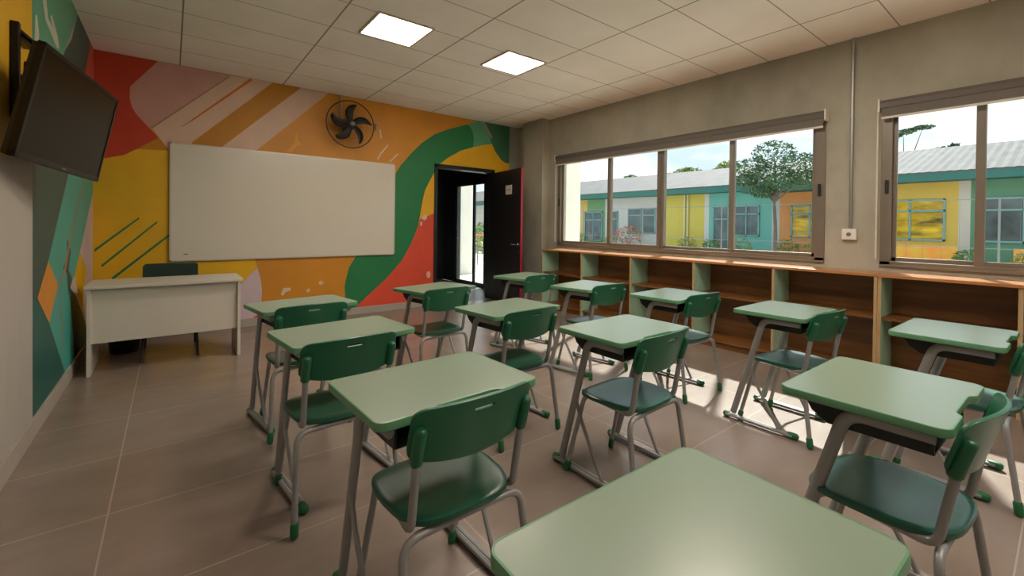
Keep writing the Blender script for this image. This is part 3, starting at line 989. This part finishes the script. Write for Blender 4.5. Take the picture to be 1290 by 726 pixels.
def seat_mesh():
    bm = bmesh.new()
    N, K = 44, 9
    def outline(t):
        # superellipse, wider towards the front
        c, s = math.cos(t), math.sin(t)
        p = 2 / 3.4
        x = math.copysign(abs(c) ** p, c) * .205
        y = math.copysign(abs(s) ** p, s) * .195
        x *= 1.0 - .06 * (y < 0) * abs(y) / .195
        return x, y
    def zt(x, y, s):
        dish = -.010 * (1 - min(1, (x / .2) ** 2)) * (1 - min(1, ((y + .03) / .2) ** 2))
        front = -.018 * max(0, (y - .10) / .095) ** 2
        back = .006 * max(0, (-y - .12) / .07) ** 2
        edge = -.005 * max(0, (s - .9) / .1) ** 2
        return .452 + dish + front + back + edge
    c0 = bm.verts.new((0, 0, zt(0, 0, 0)))
    prev = None
    ringsS = [(.2), (.4), (.6), (.76), (.88), (.94), (.98), (1.0)]
    rings = []
    for s in ringsS:
        r = []
        for k in range(N):
            x, y = outline(2 * math.pi * k / N)
            r.append(bm.verts.new((x * s, y * s, zt(x * s, y * s, s))))
        rings.append(r)
    # rim and underside
    for s, dz in ((1.006, -.007), (1.0, -.017), (.98, -.019), (.965, -.012), (.6, -.008)):
        r = []
        for k in range(N):
            x, y = outline(2 * math.pi * k / N)
            r.append(bm.verts.new((x * s, y * s, zt(x * min(s, 1), y * min(s, 1), 1) + dz)))
        rings.append(r)
    for k in range(N):
        bm.faces.new((c0, rings[0][k], rings[0][(k + 1) % N]))
    for i in range(len(rings) - 1):
        for k in range(N):
            bm.faces.new((rings[i][k], rings[i + 1][k], rings[i + 1][(k + 1) % N], rings[i][(k + 1) % N]))
    bm.faces.new(rings[-1])
    return bm


BTILT = math.radians(16)


def back_pt(x, v, dy=0):
    """point on the curved backrest: v metres up the shell from its lower edge"""
    y = -.205 - math.sin(BTILT) * v + 1.0 * x * x + dy
    return Vector((x, y, .615 + math.cos(BTILT) * v))


def back_mesh():
    bm = bmesh.new()
    W_, H_ = .212, .196
    xs = [-1, -.985, -.955, -.91, -.84, -.75, -.62, -.46, -.30, -.165, -.08, 0, .08, .165, .30, .46, .62, .75, .84, .91, .955, .985, 1]
    vs = [0, .05, .12, .25, .4, .55, .68, .79, .85, .92, .97, 1]
    grid = []
    for xf in xs:
        x = xf * W_
        e = abs(x) / W_
        rc = .035 / W_
        if e > 1 - rc:
            q = (e - (1 - rc)) / rc
            cut = .035 * (1 - math.sqrt(max(0, 1 - q * q)))
        else: cut = 0
        lo = cut * 1.0 + .030 * e ** 2
        hi = H_ - cut * .8 - .012 * e ** 2
        grid.append([bm.verts.new(back_pt(x, lo + (hi - lo) * v)) for v in vs])
    for i in range(len(xs) - 1):
        for j in range(len(vs) - 1):
            if vs[j] == .79 and abs(xs[i]) <= .17 and abs(xs[i + 1]) <= .17: continue
            bm.faces.new((grid[i][j], grid[i + 1][j], grid[i + 1][j + 1], grid[i][j + 1]))
    return bm


def make_chair():
    t = empty('student_chair')
    link('seat', seat_mesh(), mat('seat_green', srgb(28, 84, 64), rough=.3, var=.03, spec=.6), t, True)
    o = link('backrest', back_mesh(), GREEN, t, True)
    md = o.modifiers.new('thickness', 'SOLIDIFY'); md.thickness = .011; md.offset = 0
    mb = o.modifiers.new('round', 'BEVEL'); mb.width = .0035; mb.segments = 2; mb.limit_method = 'ANGLE'; mb.angle_limit = math.radians(60)
    for sx in (-1, 1):
        x = sx * .188
        a = back_pt(x, .012, -.012); b = back_pt(x, .135, -.012)
        bm = bmesh.new(); capsule(bm, a, b, .0195, 12)
        link('sleeve', bm, GREEN, o, True)
        for dv in (.045, .095):
            pass
        p0 = back_pt(x, .05, -.012)
        ub = Vector((sx * .185, -.155, .422))
        bm = bmesh.new()
        tube(bm, fillet([p0, ub, (sx * .165, .09, .428), ], [0, .045, 0], 6), .0125, 10)
        link('upright', bm, STEEL, t, True)
        bm = bmesh.new()
        tube(bm, fillet([(sx * .165, .0, .428), (sx * .165, .14, .426), (sx * .19, .235, .03)], [0, .05, 0], 6), .0115, 10)
        l1 = link('leg', bm, STEEL, t, True)
        bm = bmesh.new(); capsule(bm, (sx * .188, .226, .062), (sx * .1915, .24, .0), .0165, 10); link('rubber_foot', bm, SOCK, l1, True)
    for sx in (-1, 1):
        bm = bmesh.new()
        tube(bm, fillet([(0, -.158, .408), (sx * .212, -.162, .408), (sx * .232, -.215, .03)], [0, .06, 0], 8), .0125, 10)
        l2 = link('leg', bm, STEEL, t, True)
        bm = bmesh.new(); capsule(bm, (sx * .2295, -.209, .07), (sx * .233, -.217, .0), .0175, 10); link('rubber_foot', bm, SOCK, l2, True)
    bm = bmesh.new(); tube(bm, [(-.165, .07, .426), (.165, .07, .426)], .009, 8); link('cross_tube', bm, STEEL, t, True)
    return t


SC = 1.075
DESKS = [  # x, y (before scale), rotation, label
    (.650, 2.972, .15, 'front desk of the column nearest the left wall, facing the yellow mural'),
    (.641, 2.112, .11, 'second desk of the leftmost column, behind the front-left desk'),
    (.675, 1.265, .04, 'large sage green desk in the left foreground with its chair seen from behind'),
    (.660, .355, -.026, 'sage green desktop cut off by the bottom edge of the photo'),
    (1.674, 3.140, .25, 'front desk of the middle column, in front of the red part of the mural'),
    (1.648, 2.147, .115, 'middle-column desk behind the one at the red mural, second from front'),
    (1.794, 1.379, 0, 'bright desk in the middle of the photo with a blue-white sheen'),
    (1.817, .376, -.017, 'large shiny desk in the right foreground with grey arched side tube'),
    (2.812, 3.389, .229, 'farthest small desk, just in front of the open black door'),
    (2.819, 2.569, .20, 'window-side desk second from the front, beside the first bookcase bays'),
    (2.991, 1.867, .06, 'window-side desk third from the front, before the bookcase'),
    (3.038, 1.108, 0, 'window-side desk fourth from the front with its whole frame and floor rail visible'),
    (3.100, .367, -.018, 'desk at the right edge of the photo against the bookcase'),
]
CHAIRS = [  # x, y of the backrest's top edge relative to the desk, rotation deg, label
    (-.055, -.347, 2, 'green chair at the front desk of the leftmost column'),
    (-.089, -.343, 3, 'green chair at the second desk of the leftmost column'),
    (-.010, -.312, 1, 'large dark green chair in the left foreground, back towards the camera'),
    None,
    (-.150, -.345, 4, 'green chair with pale lit seat at the desk before the red mural'),
    (-.080, -.335, 2, 'green chair at the second desk of the middle column'),
    (-.050, -.325, 2.5, 'green chair with bluish seat at the bright central desk'),
    (-.085, -.295, -3.5, 'green chair with broad blue-grey seat at the right foreground desk'),
    (-.110, -.325, 5, 'farthest green chair, at the small desk by the open door'),
    (-.070, -.315, -1, 'green chair at the second window-side desk'),
    (-.010, -.315, -3.5, 'green chair at the third window-side desk, partly behind the central desk'),
    (-.060, -.315, -6, 'bright green chair at the fourth window-side desk'),
    (-.040, -.315, -4, 'green chair cut off by the right edge of the photo'),
]
desk0 = make_desk(); chair0 = make_chair()
index_kids()
first_d = first_c = True
for (x, y, r, lab), ch in zip(DESKS, CHAIRS):
    o = desk0 if first_d else copy_tree(desk0)
    first_d = False
    o.location = (x * SC, y * SC, 0); o.rotation_euler = (0, 0, r)
    tag(o, lab, 'desk', 'student desks in three columns')
    if ch is None: continue
    c = chair0 if first_c else copy_tree(chair0)
    first_c = False
    a = math.radians(ch[2])
    yo = -.258                                         # backrest top edge behind the seat centre
    mx_ = x * SC + math.cos(r) * ch[0] - math.sin(r) * ch[1]
    my_ = y * SC + math.sin(r) * ch[0] + math.cos(r) * ch[1]
    c.location = (mx_ + math.sin(a) * yo, my_ - math.cos(a) * yo, 0)
    c.rotation_euler = (0, 0, a)
    tag(c, ch[3], 'chair', 'student chairs tucked at the desks')

# ------------------------------------------------------------------ outside
GROUND = mat('courtyard', srgb(204, 198, 184), rough=.9, var=.12, scale=.6)
GRASS = mat('grass_ground', srgb(120, 138, 84), rough=.95, var=.2, scale=3)
struct('ground', bx(((5.18, -25, -.45), (70, 60, -.05)), ((-10, 9.35, -.45), (5.18, 60, -.05))), GROUND)
tag(link('wing_wall', bx(((5.28, 5.56, -.05), (5.90, 5.80, 3.4)), bev=.01), mat('white_render', srgb(232, 230, 222), rough=.8, var=.04, scale=2)),
    'white rendered wall fin outside the left end of the wide window', 'wall')
tag(link('white_column', bx(((6.20, 10.2, -.05), (6.62, 10.55, 2.9)), ((6.0, 10.0, 2.6), (6.8, 10.7, 2.75)), bev=.01), mat('white_render', srgb(232, 230, 222))),
    'white column standing outside the corridor glass door', 'column')

FX = 23.0
FAC = .62
SEGS = [  # y0, y1, colour, z0
    (60, 21.6, (226, 222, 210)), (21.6, 21.0, (236, 196, 60)), (21.0, 19.4, (96, 160, 92)), (19.4, 14.95, (214, 216, 212)), (14.95, 12.45, (228, 208, 44)), (12.45, 12.2, (226, 226, 220)),
    (12.2, 9.05, (92, 196, 184)), (9.05, 8.7, (196, 206, 214)), (8.7, 2.66, (236, 150, 36)), (5.6, 2.66, (240, 196, 20)), (2.66, 2.35, (226, 214, 196)),
    (2.35, -3.5, (58, 142, 96)), (-3.5, -9, (236, 150, 36)), (-9, -25, (92, 196, 184)),
]
SEGS[8] = (8.7, 5.6, (236, 150, 36))
bl = empty('school_building', (FX, 6, 0)); tag(bl, 'long single-storey school wing with bright painted walls and grey corrugated roof', 'building')


def X_(bm): bmesh.ops.translate(bm, verts=bm.verts, vec=(-FX, -6, 0)); return bm


for i, (a, b, c) in enumerate(SEGS):
    link('wall', X_(bx(((FX, b, -.05), (FX + 7, a, 3.3)))), mat('facade_%d_%d_%d' % c, [(v * .88 + .10) * FAC for v in srgb(*c)], rough=.75, var=.05, scale=1.5), bl)  # wall colours mixed towards white, painting in the haze
FASC = mat('teal_fascia', srgb(34, 96, 90), rough=.6, var=.05)
link('fascia', X_(bx(((FX - .75, -25, 3.14), (FX - .68, 60, 3.44)))), FASC, bl)
link('soffit', X_(bx(((FX - .70, -25, 3.14), (FX + .1, 60, 3.2)))), FASC, bl)
# corrugated roof
bm = bmesh.new()
top, bot = [], []
N = 620
for k in range(N + 1):
    y = -25 + 85 * k / N
    dz = .016 * (k % 2)
    top.append((bm.verts.new((FX - .8, y, 3.47 + dz)), bm.verts.new((FX + 5.2, y, 5.15 + dz)), bm.verts.new((FX + 11, y, 3.5 + dz))))
for k in range(N):
    for j in (0, 1):
        bm.faces.new((top[k][j], top[k + 1][j], top[k + 1][j + 1], top[k][j + 1]))
link('roof', X_(bm), mat('roof_sheet', srgb(98, 98, 99), rough=.8, var=.2, scale=1.2, stretch=(1, 3, 1), spec=.1), bl)
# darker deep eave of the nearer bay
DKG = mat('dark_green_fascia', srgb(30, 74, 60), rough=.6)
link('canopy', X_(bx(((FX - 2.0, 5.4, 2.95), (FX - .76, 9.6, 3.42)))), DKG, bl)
WF = mat('teal_window_frame', srgb(104, 148, 150), rough=.5)
WG = mat('dim_glass', srgb(70, 84, 88), rough=.12, spec=.6, var=.6, scale=1.2)
WY = mat('yellow_glass', srgb(232, 190, 30), rough=.2, spec=.4, scale=1.6, grain=srgb(6, 8, 8), stretch=(1, .6, 2))  # yellow and black reflections painted into the pane colour


def fwin(y0, y1, z0, z1, cols, gm, tr=.72):
    bm = bmesh.new()
    t_ = .06
    X0 = FX - .07
    box(bm, (X0, y0, z0), (FX, y1, z0 + t_)); box(bm, (X0, y0, z1 - t_), (FX, y1, z1))
    box(bm, (X0, y0, z0), (FX, y0 + t_, z1)); box(bm, (X0, y1 - t_, z0), (FX, y1, z1))
    zt = z0 + (z1 - z0) * tr
    box(bm, (X0, y0, zt - .03), (FX, y1, zt + .03))
    for k in range(1, cols):
        y = y0 + (y1 - y0) * k / cols
        box(bm, (X0, y - .03, z0), (FX, y + .03, z1))
    w = link('window', X_(bm), WF, bl)
    link('pane', X_(bx(((FX - .03, y0 + .03, z0 + .03), (FX - .002, y1 - .03, z1 - .03)))), gm, w)


fwin(15.5, 17.5, .9, 2.45, 2, WG); fwin(19.6, 21.2, .3, 2.3, 2, WG); fwin(18.3, 19.1, .5, 2.3, 1, WG)
fwin(9.6, 10.85, .9, 2.45, 2, WG); fwin(11.1, 11.95, .0, 2.45, 1, WG); fwin(5.9, 8.2, .9, 2.4, 3, WY)
fwin(3.0, 5.0, .9, 2.5, 2, WY); fwin(-.9, 2.05, .9, 2.5, 3, WG); fwin(-3.0, -1.2, .9, 2.5, 2, WG)
fwin(24, 26, .9, 2.45, 2, WG); fwin(28, 30, .9, 2.45, 2, WG)
bm = bmesh.new()
for y in (13.6, 13.4): tube(bm, [(FX - .06, y, 0), (FX - .06, y, 3.14)], .05, 8)
link('downpipe', X_(bm), mat('pipe_grey', srgb(196, 190, 150), rough=.6), bl)
link('painted_dado', X_(bx(((FX - .02, 2.66, -.05), (FX, 5.6, .72)), ((FX - .02, -3.5, -.05), (FX, 1.3, .7)))), mat('orange_dado', srgb(232, 130, 54), rough=.75, var=.35, scale=2.5, grain=srgb(230, 190, 70)), bl)

# fence in the courtyard
fn = empty('courtyard_fence', (14, 8, 0)); tag(fn, 'thin grey wire fence with slim posts crossing the courtyard', 'fence')
FM = mat('fence_grey', srgb(112, 120, 122), rough=.5, metal=.3)
for k in range(22):
    y = -14 + 3.0 * k - 8
    bm = bmesh.new(); tube(bm, [(0, y, -.05), (0, y, 2.0)], .022, 6); link('post', bm, FM, fn)
for z in (.92, 2.0):
    bm = bmesh.new(); tube(bm, [(0, -22, z), (0, 41, z)], .009, 6); link('rail', bm, FM, fn)
bm = bmesh.new()
for k in range(210):
    y = -22 + .3 * k
    tube(bm, [(0, y, .0), (0, y, 2.0)], .0022, 3)
link('mesh_panel', bm, FM, fn)

# vegetation
random.seed(7)
LEAF = [mat('leaf_a', srgb(88, 122, 60), rough=.7, var=.35, scale=1.5), mat('leaf_b', srgb(132, 144, 78), rough=.7, var=.3, scale=1.5), mat('leaf_c', srgb(60, 92, 58), rough=.7, var=.3, scale=1.5)]
BARK = mat('bark', srgb(84, 76, 66), rough=.9, var=.2, scale=6)


def leaves(bm, c, r, n, s, mi=0):
    for _ in range(n):
        while True:
            p = Vector((random.uniform(-1, 1), random.uniform(-1, 1), random.uniform(-1, 1)))
            if p.length < 1: break
        p = p.normalized() * p.length ** .5
        q = Vector((c[0] + p.x * r[0], c[1] + p.y * r[1], c[2] + p.z * r[2]))
        a = Vector((random.gauss(0, 1), random.gauss(0, 1), random.gauss(0, .6))).normalized()
        b = a.cross(Vector((random.gauss(0, 1), random.gauss(0, 1), random.gauss(0, 1)))).normalized()
        k = s * random.uniform(.6, 1.3)
        bm.faces.new([bm.verts.new(q + a * k), bm.verts.new(q + b * k * .45), bm.verts.new(q - a * k), bm.verts.new(q - b * k * .45)])


def tree(x, y, h, cl, lab, leafs, n, s, tr=.14, group=None, name='tree', z0=-.05):
    t = empty(name, (x, y, z0)); tag(t, lab, 'tree', group)
    bm = bmesh.new()
    hc = sum(c[2] for c in cl) / len(cl)
    tube(bm, [(0, 0, 0), (.05, .03, h * .3), (0, .08, h * .55)], [tr, tr * .75, tr * .6], 8)
    for c in cl:
        tube(bm, [(0, .06, h * .5), (c[0] * .5, c[1] * .5, h * .5 + (c[2] - h * .5) * .6), (c[0], c[1], c[2])], [tr * .5, tr * .3, tr * .1], 6)
    link('trunk', bm, BARK, t, True)
    bm = bmesh.new()
    for c in cl:
        leaves(bm, c[:3], c[3:6], int(n * c[6] if len(c) > 6 else n), s)
    link('crown', bm, leafs, t)


# feathery tree in front of the far building (right pane of window 1)
tree(17, 6.55, 4.6, [(0, .1, 4.05, .9, .7, .42), (0, .85, 3.62, .8, .62, .33), (0, -.75, 3.6, .8, .62, .34), (.1, .3, 3.35, .8, .8, .28), (0, -.1, 3.02, .7, .6, .3), (0, 1.05, 3.15, .5, .45, .22), (0, -.95, 3.05, .6, .5, .25), (0, .45, 2.7, .5, .45, .25)],
     'feathery green tree in front of the teal and orange walls, seen through the wide window', LEAF[2], 800, .055, .08)
# trees behind the roofs
def blob(x, y, h, w, lab, lf, n=3200, s=.2):
    cl = []
    for k in range(9):
        a = random.uniform(-1, 1)
        cl.append((random.uniform(-1, 1), a * w, h * (.86 - .12 * abs(a)) + random.uniform(-.35, .2), 1.6, w * .33, h * .09))
    tree(x, y, h, cl, lab, lf, n // 9, s, .25, 'trees behind the far roof')
blob(41, 24.0, 7.9, 3.4, 'rounded green tree behind the roof, centre of the wide window', LEAF[1])
blob(50, 37.0, 8.9, 2.6, 'olive green tree behind the roof, left part of the wide window', LEAF[0])
blob(36, 17.0, 6.9, 2.2, 'low yellow-green tree behind the roof, left of the feathery tree', LEAF[1])
blob(45, 5.7, 8.3, .8, 'dark bushy treetop above the roof in the right window', LEAF[2])
cl = [(0, .9, 7.9, .6, .7, .2, .5), (0, .1, 8.15, .6, .7, .16, .5), (0, -.9, 8.3, .6, .6, .1, .4), (0, 1.1, 7.5, .6, .5, .14, .4)]
tree(40, 7.3, 8.3, cl, 'thin flat-topped acacia above the roof in the right window', LEAF[2], 500, .13, .12, 'trees behind the far roof')

FLOW = mat('red_flower', srgb(206, 84, 74), rough=.7, var=.2)
random.seed(11)
for k, (x, y, r) in enumerate([(22.0, 20.6, .5), (21.8, 18.0, .45), (21.9, 16.6, .8), (22.0, 12.9, .5), (22.0, 11.5, .45), (21.7, 9.9, .5), (22.0, 8.0, .5), (21.9, 6.9, .45), (22, 2.3, .4), (22, .9, .4)]):
    red = k == 2
    t = empty('shrub', (x, y, -.05))
    nm = ['at the green wall', 'before the white wall', 'with red flowers before the white wall', 'below the yellow wall', 'before the teal door', 'below the teal window', 'at the orange wall', 'under the orange wall window', 'at the foot of the green wall, left', 'at the foot of the green wall, right'][k]
    tag(t, 'low garden shrub %s of the far building' % nm, 'shrub', 'shrubs along the far building')
    bm = bmesh.new(); leaves(bm, (0, 0, r * .9), (r, r, r * .85), 260, .07); link('foliage', bm, LEAF[k % 2], t)
    bm = bmesh.new()
    for q in range(4): tube(bm, [(0, 0, 0), (random.uniform(-.3, .3) * r, random.uniform(-.5, .5) * r, r)], .012, 5)
    link('stem', bm, BARK, t)
    if red:
        bm = bmesh.new(); leaves(bm, (-.1, 0, r * 1.0), (r * .95, r, r * .8), 240, .07); link('flowers', bm, FLOW, t)

# terrace railing and planting seen through the corridor glass door
t = empty('terrace_railing', (7.9, 12.2, -.05)); tag(t, 'low railing with red top bar outside the corridor glass door', 'railing')
RR = mat('railing_red', srgb(196, 110, 90), rough=.5)
bm = bmesh.new(); tube(bm, [(-1.3, 1.2, 1.0), (1.6, -1.2, 1.0)], .03, 8); link('top_bar', bm, RR, t, True)
bm = bmesh.new(); tube(bm, [(-1.3, 1.2, .55), (1.6, -1.2, .55)], .02, 8); link('lower_bar', bm, FM, t, True)
for k in range(9):
    u = k / 8
    bm = bmesh.new(); tube(bm, [(-1.3 + 2.9 * u, 1.2 - 2.4 * u, 0), (-1.3 + 2.9 * u, 1.2 - 2.4 * u, 1.0)], .018, 6); link('baluster', bm, FM, t)
for k, (x, y, r, lf) in enumerate([(9.0, 14.6, .7, 1), (10.8, 15.4, .9, 0), (12.0, 20.6, 1.1, 1), (11.9, 17.6, .7, 1)]):
    t = empty('shrub', (x, y, -.05)); tag(t, ['yellow-green shrub behind the terrace railing', 'larger green shrub behind the terrace railing', 'big light shrub farther behind the terrace railing', 'middle shrub behind the terrace railing'][k], 'shrub', 'shrubs beyond the corridor glass door')
    bm = bmesh.new(); leaves(bm, (0, 0, r * .9), (r, r, r * .85), 900, .07); link('foliage', bm, LEAF[lf], t)
    bm = bmesh.new(); tube(bm, [(0, 0, 0), (.05, 0, r)], .03, 6); link('stem', bm, BARK, t)
